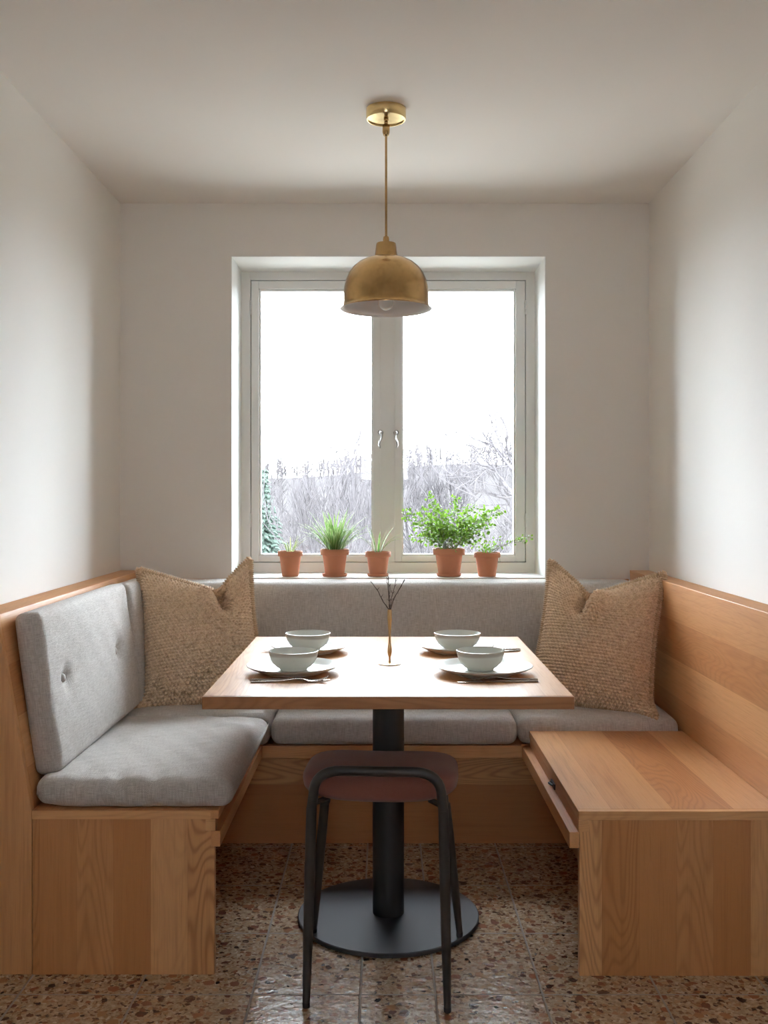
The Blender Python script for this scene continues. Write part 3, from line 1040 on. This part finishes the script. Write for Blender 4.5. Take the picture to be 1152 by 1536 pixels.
def lay(o, label, hx, hy, ang, z=ZT, tilt=0.0, flip=False):
    if label:
        o = dup(o, label)
    o.location = (hx, hy, z)
    o.rotation_euler = Euler((PI if flip else 0, tilt, ang), 'XYZ')
    return o


h1 = at(806, 1021, 2.675)
lay(fk, None, h1.x, 2.668, PI - .02, ZT + .0012, 0)
lay(kn, None, h1.x - .002, 2.648, PI + .035)
h2 = at(501, 1023, 2.662)
lay(kn, 'steel knife in front of the front left plate', at(374, 1022, 2.665).x, 2.672, -.015)
lay(fk, 'steel fork in front of the front left plate, beside the knife', at(376, 1026, 2.64).x, 2.640, .055)
lay(fk, 'steel fork half hidden behind the front left plate, tines past its rim', at(381, 976, 3.18).x + .200, 3.085, PI - .43, ZT + .0006)
lay(fk, 'steel fork poking out behind the front right bowl, thinner rear handle', at(780, 973, 3.2).x, 3.205, PI + .36)
lay(kn, 'steel knife poking out behind the front right bowl, nearer handle', at(780, 977, 3.17).x, 3.170, PI + .36)

# ------------------------------------------------------------------ vase and twigs
vx, vy = (584.5 - VX) * 2.93 / FPX, 2.93
vs = thing('bud_vase', 'slim brass bud vase with dry twigs at the centre of the table', 'vase', (vx, vy, ZT))
obj('foot', MB().lathe([(0, 0), (.0325, 0), (.0332, .0012), (.0325, .0024), (.02, .0032), (.006, .005), (.0036, .008), (0, .008)], (vx, vy, ZT), 64), M['brass3'], vs)
obj('stem', MB().lathe([(.0034, .006), (.0030, .014), (.0028, .020), (.0050, .027), (.0066, .036), (.0064, .046), (.0046, .056), (.0038, .066), (.0036, .085), (.0042, .100), (.0052, .115), (.0060, .126), (.0066, .130)], (vx, vy, ZT), 32), M['brass3'], vs)
obj('neck', MB().lathe([(.0066, .130), (.0072, .132), (.0066, .135), (.0068, .142), (.0066, .152), (.0060, .1595), (.0057, .161), (.0050, .160), (.0052, .145), (.004, .134), (0, .133)], (vx, vy, ZT), 32), M['brass3'], vs)
ztop = ZT + .161
tw = [('dry twig in the brass vase leaning far left', [(556, 872), (566, 885), (575, 903)], .0016, -.004),
      ('tallest dry twig in the brass vase, standing upright', [(582, 863), (583.5, 880), (584, 898)], .0015, .004),
      ('thin forked dry twig in the brass vase, between the upright and the rightmost', [(593.5, 868), (592, 880), (587, 898)], .0011, .008),
      ('dry twig in the brass vase leaning far right', [(607, 869), (600, 882), (590, 899)], .0017, -.002),
      ('pale short dry twig in the brass vase, just left of the upright one', [(579.5, 866), (581.5, 876), (583.2, 899)], .0009, -.008)]
for k, (lab, pts, r, dy) in enumerate(tw):
    P = []
    for (px, py) in pts:
        f = (914 - py) / 45.0
        P.append(at(px, py, vy + dy * f))
    P.append(Vector((vx + (-.0022, 0, .001, .0025, -.001)[k], vy + dy * .2, ztop)))
    P.append(Vector((vx + (.001, 0, 0, -.001, 0)[k], vy + dy * .1, ztop - .024)))
    P = P[::-1]
    Q, R_ = [], []
    rs = random.Random(k)
    for i in range(len(P) - 1):
        for s_ in range(5):
            f = s_ / 5
            q = P[i].lerp(P[i + 1], f)
            Q.append(q + Vector((rs.uniform(-1, 1), rs.uniform(-1, 1), 0)) * .0006)
    Q.append(P[-1])
    n = len(Q)
    R_ = [r * (1.1 - .6 * i / n) * (1.25 if i % 4 == 3 else 1) for i in range(n)]
    m = MB().tube(Q, R_, 7)
    for i in range(9, n - 2, 3):
        dr_ = Vector((rs.choice((-1, 1)) * .006, rs.uniform(-.003, .003), .008))
        m.tube([Q[i], Q[i] + dr_ * .6, Q[i] + dr_], [r * .6, r * .5, r * .3], 5)
    if k == 2:
        m.tube([Q[12], Q[12] + Vector((-.006, .002, .012)), Q[12] + Vector((-.008, .002, .03))], [.0009, .0007, .0004], 5)
    o = obj('dry_twig', m, M['twig'], loc=tuple(P[0]))
    tag(o, lab, 'twig', 'dry twigs in the brass vase')


# ------------------------------------------------------------------ potted plants
def ribbon(mb, base, az, elev, length, w0, droop, n=9, fold=.35, twist=0.0, rs=random):
    p = Vector(base)
    h = Vector((math.cos(az), math.sin(az), 0))
    side = Vector((-math.sin(az), math.cos(az), 0))
    e = elev
    V, U, F = [], [], []
    for i in range(n + 1):
        s = i / n
        w = w0 * (math.sin(PI * min(1, .14 + .86 * s) ** .8) ** .8 if s < 1 else 0) + 1e-5
        w = w0 * (.55 + .45 * min(1, s * 3)) * max(0, 1 - s ** 3) + 2e-4
        d = h * math.cos(e) + Vector((0, 0, 1)) * math.sin(e)
        up = -h * math.sin(e) + Vector((0, 0, 1)) * math.cos(e)
        sd = side * math.cos(twist * s) + up * math.sin(twist * s)
        V += [p - sd * w + up * (fold * w), p, p + sd * w + up * (fold * w)]
        U += [(0, s), (.5, s), (1, s)]
        p = p + d * (length / n)
        e -= droop / n * (.5 + s)
    for i in range(n):
        for k in range(2):
            a = i * 3 + k
            F.append((a, a + 1, a + 4, a + 3))
    mb.add(V, F, U)
    return p


def leaflet(mb, p, d, nrm, L, W_):
    """small rounded leaf at p pointing along d"""
    d = d.normalized()
    s = d.cross(nrm)
    if s.length < 1e-4:
        s = d.cross(Vector((.3, .5, .8)))
    s.normalize()
    n2 = s.cross(d)
    pr = [(0, 0), (.25, .8), (.55, 1.0), (.85, .62), (1, 0)]
    V, U = [p + d * 0], [(.5, 0)]
    for f, w in pr[1:-1]:
        V += [p + d * L * f - s * W_ * w + n2 * W_ * .25, p + d * L * f, p + d * L * f + s * W_ * w + n2 * W_ * .25]
        U += [(0, f), (.5, f), (1, f)]
    V.append(p + d * L)
    U.append((.5, 1))
    F = [(0, 2, 1), (0, 3, 2)]
    for i in range(2):
        a = 1 + i * 3
        F += [(a, a + 1, a + 4, a + 3), (a + 1, a + 2, a + 5, a + 4)]
    F += [(7, 8, 10), (8, 9, 10)]
    mb.add(V, F, U)


def pot(label, cx, d, rw, top_y, bot_y, rim_h, saucer=None):
    """terracotta pot with thick rim; rw = rim width in photo pixels"""
    k = FPX / d
    x = (cx - VX) / k
    R = rw / 2 / k
    z0 = .9052 + (.004 if saucer else 0)
    h = (bot_y - top_y) / k - (.004 if saucer else 0) + (.0 if not saucer else 0)
    t = thing('potted_plant', label, 'potted plant', (x, d, z0), 'potted plants on the window sill')
    rb = R * .66
    rim = rim_h / k
    rj = rb + (R * .90 - rb) * (h - rim) / h
    obj('pot', MB().lathe([(0, 0), (rb - .002, 0), (rb, .002), (rj, h - rim - .001), (rj + .0005, h - rim), (R * .97, h - rim + .0012), (R, h - rim + .004), (R, h - .003), (R - .002, h), (R - .006, h), (R - .0075, h - .003), (R * .84, h - .016), (0, h - .016)],
                          (x, d, z0), 56), M['terra'], t, angle=35)
    obj('soil', MB().lathe([(0, h - .006), (R * .5, h - .007), (R * .85, h - .010), (R * .86, h - .0145)], (x, d, z0), 28), M['soil'], t)
    if saucer:
        rs_ = saucer / 2 / k
        s_ = obj('saucer', MB().lathe([(0, 0), (rs_ * .9, 0), (rs_ * .97, .002), (rs_, .010), (rs_ * .985, .0118), (rs_ * .95, .0110), (rs_ * .90, .0038), (0, .0036)], (x, d, .9052), 48), M['terra'], loc=(x, d, .9052))
        tag(s_, saucer_label[int(cx)], 'saucer', 'terracotta saucers under the pots')
    return t, Vector((x, d, z0 + h - .008)), R


saucer_label = {502: 'terracotta saucer under the bushy striped grass plant', 567: 'terracotta saucer under the middle pot with a few long leaves', 673: 'terracotta saucer under the largest leafy plant'}
DP = 4.195
rnd = random.Random(11)

t1, s1, R1 = pot('leftmost potted plant on the sill, small and sparse with wispy pale leaves', 435.5, DP, 37.5, 824, 862, 8)
lf, ls = MB(), MB()
for k in range(12):
    a = rnd.uniform(0, 2 * PI)
    ribbon(lf, s1 + Vector((math.cos(a) * .014, math.sin(a) * .012, 0)), a, rnd.uniform(.95, 1.45), rnd.uniform(.04, .095), .0026, rnd.uniform(.2, 1.1), 8)
ribbon(lf, s1 + Vector((.01, 0, 0)), .25, 1.15, .115, .0028, 1.3, 9)
ribbon(lf, s1 + Vector((.012, -.004, 0)), -.35, 1.0, .10, .0026, .9, 9)
ribbon(lf, s1 + Vector((-.01, .0, 0)), 2.8, 1.25, .07, .0026, 1.2, 9)
obj('leaves', lf, M['pale'], t1, angle=180)

t2, s2, R2 = pot('dense striped grass plant in a saucered pot, second from the left on the sill', 502, DP, 43, 822, 863, 9, 38)
lf = MB()
for k in range(88):
    a = rnd.uniform(0, 2 * PI)
    rr = rnd.uniform(.0, .034)
    ribbon(lf, s2 + Vector((math.cos(a) * rr, math.sin(a) * rr, 0)), a + rnd.uniform(-.5, .5), PI / 2 - rr * rnd.uniform(6, 24) - rnd.uniform(0, .2), rnd.uniform(.09, .20), rnd.uniform(.0034, .0056), rnd.uniform(.15, 1.3), 9)
for a, e, L, dr_ in ((PI - .1, .95, .185, .7), (PI + .25, 1.05, .175, 1.1), (PI + .1, .8, .15, .5), (.05, .85, .175, 1.0), (-.2, 1.0, .165, .8), (.3, .7, .13, .6), (PI - .3, 1.2, .20, .4)):
    ribbon(lf, s2 + Vector((math.cos(a) * .025, math.sin(a) * .02, 0)), a, e, L, .0046, dr_, 10)
obj('leaves', lf, M['spider'], t2, angle=180)

t3, s3, R3 = pot('potted plant with a few long arching striped leaves, middle of the sill', 567, DP, 39, 824, 861, 8, 32)
lf = MB()
for a, e, L, dr_, w in ((PI + .1, 1.05, .155, 1.5, .0046), (PI - .2, 1.2, .12, 1.6, .004), (PI - .1, 1.32, .135, .25, .0062), (PI + .5, 1.40, .12, .3, .006), (.2, 1.25, .13, .5, .0062), (-.1, 1.05, .13, .9, .005), (-.3, 1.0, .145, 1.6, .005), (1.4, 1.35, .10, .6, .0055), (-1.4, 1.3, .09, .8, .0055), (0.0, 1.38, .10, .2, .0055)):
    ribbon(lf, s3 + Vector((math.cos(a) * .010, math.sin(a) * .008, 0)), a, e, L, w, dr_, 11)
obj('leaves', lf, M['spider'], t3, angle=180)
obj('stub', MB().tube([s3 + Vector((0, 0, -.004)), s3 + Vector((.001, 0, .02))], [.007, .004], 10), M['stem'], t3)

# the big bushy plant
t4, s4, R4 = pot('largest potted plant on the sill, bushy with many small round leaves', 673.5, DP, 48, 821, 863, 10, 37)
lf, ls = MB(), MB()


def spray(base, target, sag, nleaf, lsize, r0, spread=.02, start=.25, rs=rnd):
    """one curved stem with small leaves set along it and on short side shoots"""
    b, tg = Vector(base), Vector(target)
    mid = b.lerp(tg, .5) + Vector((0, 0, sag)) + Vector((rs.uniform(-.01, .01), rs.uniform(-.012, .012), 0))
    pts = [b * (1 - f) ** 2 + mid * 2 * f * (1 - f) + tg * f * f for f in [i / 10 for i in range(11)]]
    ls.tube(pts, [r0 * (1 - .7 * i / 10) for i in range(11)], 5)
    for k in range(nleaf):
        f = start + (1 - start) * (k + rs.random() * .6) / nleaf
        f = min(.999, f)
        i = min(9, int(f * 10))
        p = pts[i].lerp(pts[i + 1], f * 10 - i)
        tdir = (pts[i + 1] - pts[i]).normalized()
        off = Vector((rs.gauss(0, 1), rs.gauss(0, 1), rs.gauss(.15, .8)))
        off = (off - tdir * off.dot(tdir) * .7).normalized()
        q = p + off * spread * rs.uniform(.25, 1.0) * (1.15 - .65 * f)
        if rs.random() < .35:
            ls.tube([p, q], .0005, 4, cap=False)
        leaflet(lf, q, (off + tdir * .5), Vector((rs.uniform(-.6, .6), -.5, rs.uniform(.2, 1))), lsize * rs.uniform(.7, 1.25), lsize * rs.uniform(.36, .52))


def dp(px, py, dd=0.0):
    return at(px, py, DP + dd)


heads = [(602, 770, 0), (612, 768, -.02), (640, 742, .02), (648, 755, 0), (660, 758, .04), (684, 746, 0), (690, 752, .03), (706, 758, .02), (716, 760, -.03), (732, 764, 0), (750, 766, .02),
         (754, 763, -.01), (738, 782, .03), (742, 790, -.03), (622, 790, .02), (615, 806, -.02), (628, 808, .03), (636, 775, -.06), (665, 775, -.09), (690, 780, -.09), (715, 785, -.07),
         (655, 790, -.10), (700, 800, -.10), (640, 800, -.07), (725, 805, -.05), (675, 765, .06), (650, 770, .07), (700, 770, .07), (725, 775, .06), (630, 765, .03), (668, 790, -.06), (684, 800, -.04), (710, 812, -.03), (640, 812, -.02)]
for i, (px, py, dd) in enumerate(heads):
    a = rnd.uniform(0, 2 * PI)
    b = s4 + Vector((math.cos(a) * .024, math.sin(a) * .022, 0))
    tg = dp(px, py, dd)
    L = (tg - b).length
    spray(b, tg, .035 if abs(tg.x - b.x) > .1 else .012, int(16 + L * 150), .0135, .0014, .032)
obj('stems', ls, M['stem'], t4)
obj('leaves', lf, M['fern'], t4, angle=180)

t5, s5, R5 = pot('rightmost potted plant on the sill, trailing a leafy shoot to the right', 730.5, DP, 40, 827, 863, 8)
lf, ls = MB(), MB()
ex = s5
for (px, py, dd, sag, nl, st_) in ((798, 806, -.03, .03, 16, .55), (790, 812, -.05, .03, 10, .7), (762, 816, -.03, .02, 9, .3), (748, 806, .01, .015, 6, .4), (716, 812, -.01, .012, 8, .3), (738, 815, -.02, .01, 8, .2), (724, 818, -.03, .0, 9, .2), (708, 818, .02, .01, 6, .5), (744, 818, .02, .0, 6, .2)):
    a = rnd.uniform(0, 2 * PI)
    spray(s5 + Vector((math.cos(a) * .018, math.sin(a) * .016, -.002)), dp(px, py, dd), sag, nl, .012, .0013, .018, st_)
for k in range(10):
    a = rnd.uniform(0, 2 * PI)
    ribbon(lf, s5 + Vector((math.cos(a) * .016, math.sin(a) * .014, 0)), a, rnd.uniform(.9, 1.4), rnd.uniform(.025, .055), .003, rnd.uniform(.2, 1), 6)
ls.tube([s5 + Vector((.02, -.01, 0)), s5 + Vector((.045, -.035, .008)), s5 + Vector((.05, -.05, -.03))], [.0011, .0009, .0006], 5)
obj('stems', ls, M['stem'], t5)
obj('leaves', lf, M['fern'], t5, angle=180)

# ------------------------------------------------------------------ outdoors
GZ = -2.6
struct('bounce_ground', MB().box(-30, 30, 4.6, 16, GZ - .5, GZ), M['bounce'], smooth=False)  # unseen pale ground, added to bounce daylight up onto the ceiling
struct('ground', MB().box(-70, 70, 16, 160, GZ - .5, GZ), M['grass'], smooth=False)


def branchy(mb, p, d, L, r, depth, rs, spread=.55, up=.12, seg=4, mr=.006):
    pts, rad = [Vector(p)], [r]
    d = Vector(d).normalized()
    q = Vector(p)
    for i in range(seg):
        d = (d + Vector((rs.gauss(0, .12), rs.gauss(0, .12), rs.gauss(up * .4, .08)))).normalized()
        q = q + d * (L / seg)
        pts.append(q.copy())
        rad.append(r * (1 - .55 * (i + 1) / seg))
    mb.tube(pts, rad, 5 if depth < 2 else 4, cap=False)
    if depth <= 0:
        return
    for k in range(rs.choice((2, 3, 3, 4))):
        i = rs.randint(1, seg)
        nd = (d + Vector((rs.gauss(0, spread), rs.gauss(0, spread), rs.gauss(up, spread * .6)))).normalized()
        branchy(mb, pts[i], nd, L * rs.uniform(.55, .8), max(mr, rad[i] * .68), depth - 1, rs, spread, up, max(3, seg - 1), mr)


def bare_tree(label, x, y, h, seed, n0=5, spread=.35, rr=.09, depth=4):
    rs = random.Random(seed)
    t = thing('bare_tree', label, 'tree', (x, y, GZ), 'bare winter trees outside the window')
    tr, brm = MB(), MB()
    th = h * .32
    tr.tube([(x, y, GZ - .1), (x + .05, y, GZ + th * .5), (x, y, GZ + th)], [rr * 1.3, rr, rr * .85], 10)
    for k in range(n0):
        a = 2 * PI * k / n0 + rs.uniform(-.4, .4)
        branchy(brm, (x, y, GZ + th * rs.uniform(.85, 1.0)), (math.cos(a) * .55, math.sin(a) * .55, 1.0), h * .34, rr * .6, depth, rs, spread, .25, 4, .00045 * y)
    obj('trunk', tr, M['bark'], t)
    obj('branches', brm, M['bark'], t, angle=180)
    return t


bare_tree('bare fan-shaped tree outside, seen through the left pane above the bushy grass plant', (500 - VX) * 19 / FPX, 19, 4.7, 5, 9, .30, .06, 4)
bare_tree('small bare tree outside, seen through the left pane beside the centre post', (548 - VX) * 25 / FPX, 25, 4.8, 9, 6, .35, .07, 4)
bare_tree('bare tree outside, seen through the right pane beside the centre post', (640 - VX) * 30 / FPX, 30, 5.0, 21, 7, .35, .07, 4)

# the nearer tree whose limbs reach in from the right
tn = thing('bare_tree', 'nearest bare tree outside, limbs reaching into the right pane', 'tree', at(815, 900, 12), 'bare winter trees outside the window')
tn.location.z = GZ
ORG[tn.name] = tuple(tn.location)
lm, tm = MB(), MB()
rs = random.Random(4)
D0 = 12.0


def q(cx, cy, dd=0):
    return at(540 + cx / 3.97, 600 + cy / 3.97, D0 + dd)


foot = Vector((tn.location.x, D0, GZ - .1))
tm.tube([foot, q(1010, 900), q(985, 600), q(975, 380), q(985, 100), q(960, -200)], [.13, .10, .085, .06, .04, .02], 10)
limbs = [([q(985, 620), (905, 560), (860, 500), (820, 430), (760, 392), (690, 378), (620, 385), (590, 400)], .042),
         ([q(975, 470), (905, 410), (862, 360), (830, 310), (780, 265), (720, 245), (670, 232)], .038),
         ([q(980, 430), (890, 350), (872, 270), (875, 190), (850, 100)], .030),
         ([q(860, 350), (835, 250), (800, 180), (780, 130)], .020),
         ([q(990, 720), (905, 640), (870, 590), (800, 560), (720, 545), (660, 560)], .034),
         ([q(990, 820), (910, 740), (860, 690), (800, 640), (740, 610)], .028),
         ([q(760, 392), (735, 430), (700, 470)], .014), ([q(830, 310), (770, 300), (700, 290)], .014),
         ([q(820, 430), (800, 350), (760, 320)], .014), ([q(905, 640), (870, 520), (845, 470)], .022)]
for k, (pts, r) in enumerate(limbs):
    P = [pts[0]] + [q(a, b, rs.uniform(-.2, .2)) for a, b in pts[1:]]
    n = len(P)
    R_ = [.7 * r * (1 - .7 * i / (n - 1)) for i in range(n)]
    lm.tube(P, R_, 6, cap=False)
    for i in range(1, n):
        for _ in range(2):
            dv = (P[i] - P[i - 1]).normalized()
            branchy(lm, P[i - 1].lerp(P[i], rs.random()), dv + Vector((rs.gauss(0, .45), rs.gauss(0, .3), rs.gauss(.15, .5))), rs.uniform(.25, .55), max(.0075, R_[i] * .5), 1, rs, .45, .05, 3)
obj('trunk', tm, M['bark'], tn)
obj('limbs', lm, M['bark'], tn, angle=180)

# evergreen
ev = thing('evergreen_tree', 'dark green conifer outside, at the left edge of the left pane', 'tree', ((394 - VX) * 26 / FPX, 26, GZ))
ex, ey = ev.location.x, 26
ec, et = MB(), MB()
et.tube([(ex, ey, GZ - .1), (ex, ey, 1.9)], [.14, .02], 8)
rs = random.Random(2)
eh = 4.3
for i in range(34):
    f = i / 34
    z = GZ + .3 + f * eh
    rad = .92 * (1 - f) ** .8 + .05
    for k in range(9):
        a = k * 2 * PI / 9 + i * .7 + rs.uniform(-.2, .2)
        L = rad * rs.uniform(.75, 1.15)
        dvec = Vector((math.cos(a), math.sin(a), -.25))
        b = Vector((ex, ey, z))
        for s_ in range(4):
            p0 = b + dvec * L * (s_ / 4)
            p1 = b + dvec * L * ((s_ + 1.3) / 4) + Vector((rs.gauss(0, .05), rs.gauss(0, .05), rs.gauss(0, .04)))
            ec.tube([p0, p0.lerp(p1, .5) + Vector((0, 0, .03)), p1], [.045, .06 * (1 - s_ * .15), .008], 5, cap=False)
obj('trunk', et, M['bark'], ev)
obj('foliage', ec, M['conifer'], ev, angle=180)

# far hillside with leafless wood
rs = random.Random(77)
hl = MB()
nx, ny = 80, 14
V, F = [], []


def hill_z(x, y):
    f = min(1, max(0, (y - 45) / 45))
    f = f * f * (3 - 2 * f)
    return GZ - .06 + f * (5.76 + .5 * math.sin(x * .09 + 1) + .3 * math.sin(x * .23) + .02 * x)


for i in range(nx + 1):
    for j in range(ny + 1):
        x, y = -60 + 120 * i / nx, 40 + 70 * j / ny
        V.append((x, y, hill_z(x, y)))
for i in range(nx):
    for j in range(ny):
        k = i * (ny + 1) + j
        F.append((k, k + ny + 1, k + ny + 2, k + 1))
hl.add(V, F)
struct('hillside', hl, M['hill'], angle=180)
fw = MB()
for k in range(520):
    y = rs.uniform(34, 92) if k % 5 else rs.uniform(86, 96)
    x = rs.uniform(-.17, .17) * y * (1 if k % 4 else 2.2)
    z = hill_z(x, y)
    h = rs.uniform(1.3, 2.5)
    fw.tube([(x, y, z - .1), (x + rs.gauss(0, .05), y, z + h * .5), (x + rs.gauss(0, .1), y, z + h)], [.04, .03, .018], 4, cap=False)
    for b in range(26):
        f = rs.uniform(.05, .85)
        a = rs.uniform(0, 2 * PI)
        L = h * rs.uniform(.22, .5) * (1.1 - f * .6)
        d = Vector((math.cos(a) * .9, math.sin(a) * .5, 1.0)) * L
        p = Vector((x, y, z + h * f))
        fw.tube([p, p + d * .55 + Vector((0, 0, -.05)), p + d], [.018, .014, .010], 3, cap=False)
wo = obj('distant_woodland', fw, M['farwood'], angle=180)
tag(wo, 'hazy leafless woodland along the hillside far outside the window', 'woodland')
wo['kind'] = 'stuff'

# ------------------------------------------------------------------ sky, camera, exposure
w = bpy.data.worlds.new('overcast_sky')
scene.world = w
w.use_nodes = True
bgn = w.node_tree.nodes['Background']
bgn.inputs[0].default_value = (.865, .955, 1.04, 1)
bgn.inputs[1].default_value = 27.5

cam = bpy.data.cameras.new('camera')
co = bpy.data.objects.new('camera', cam)
COL.objects.link(co)
co.location = (0, 0, CAM_H)
co.rotation_euler = (PI / 2, 0, 0)
cam.sensor_fit = 'VERTICAL'
cam.sensor_height = 36
cam.sensor_width = 27
cam.lens = FPX / 1536 * 36
cam.shift_x = -(VX - 576) / 1536
cam.shift_y = -(768 - VY) / 1536
cam.clip_end = 400
scene.camera = co
scene.view_settings.view_transform = 'Standard'
scene.view_settings.look = 'None'
scene.view_settings.gamma = 1
scene.view_settings.use_curve_mapping = False
scene.view_settings.exposure = 0.0
scene.cycles.max_bounces = 14
scene.cycles.diffuse_bounces = 8
scene.cycles.glossy_bounces = 4
scene.cycles.transparent_max_bounces = 12
scene.cycles.sample_clamp_indirect = 6
scene.cycles.use_denoising = True
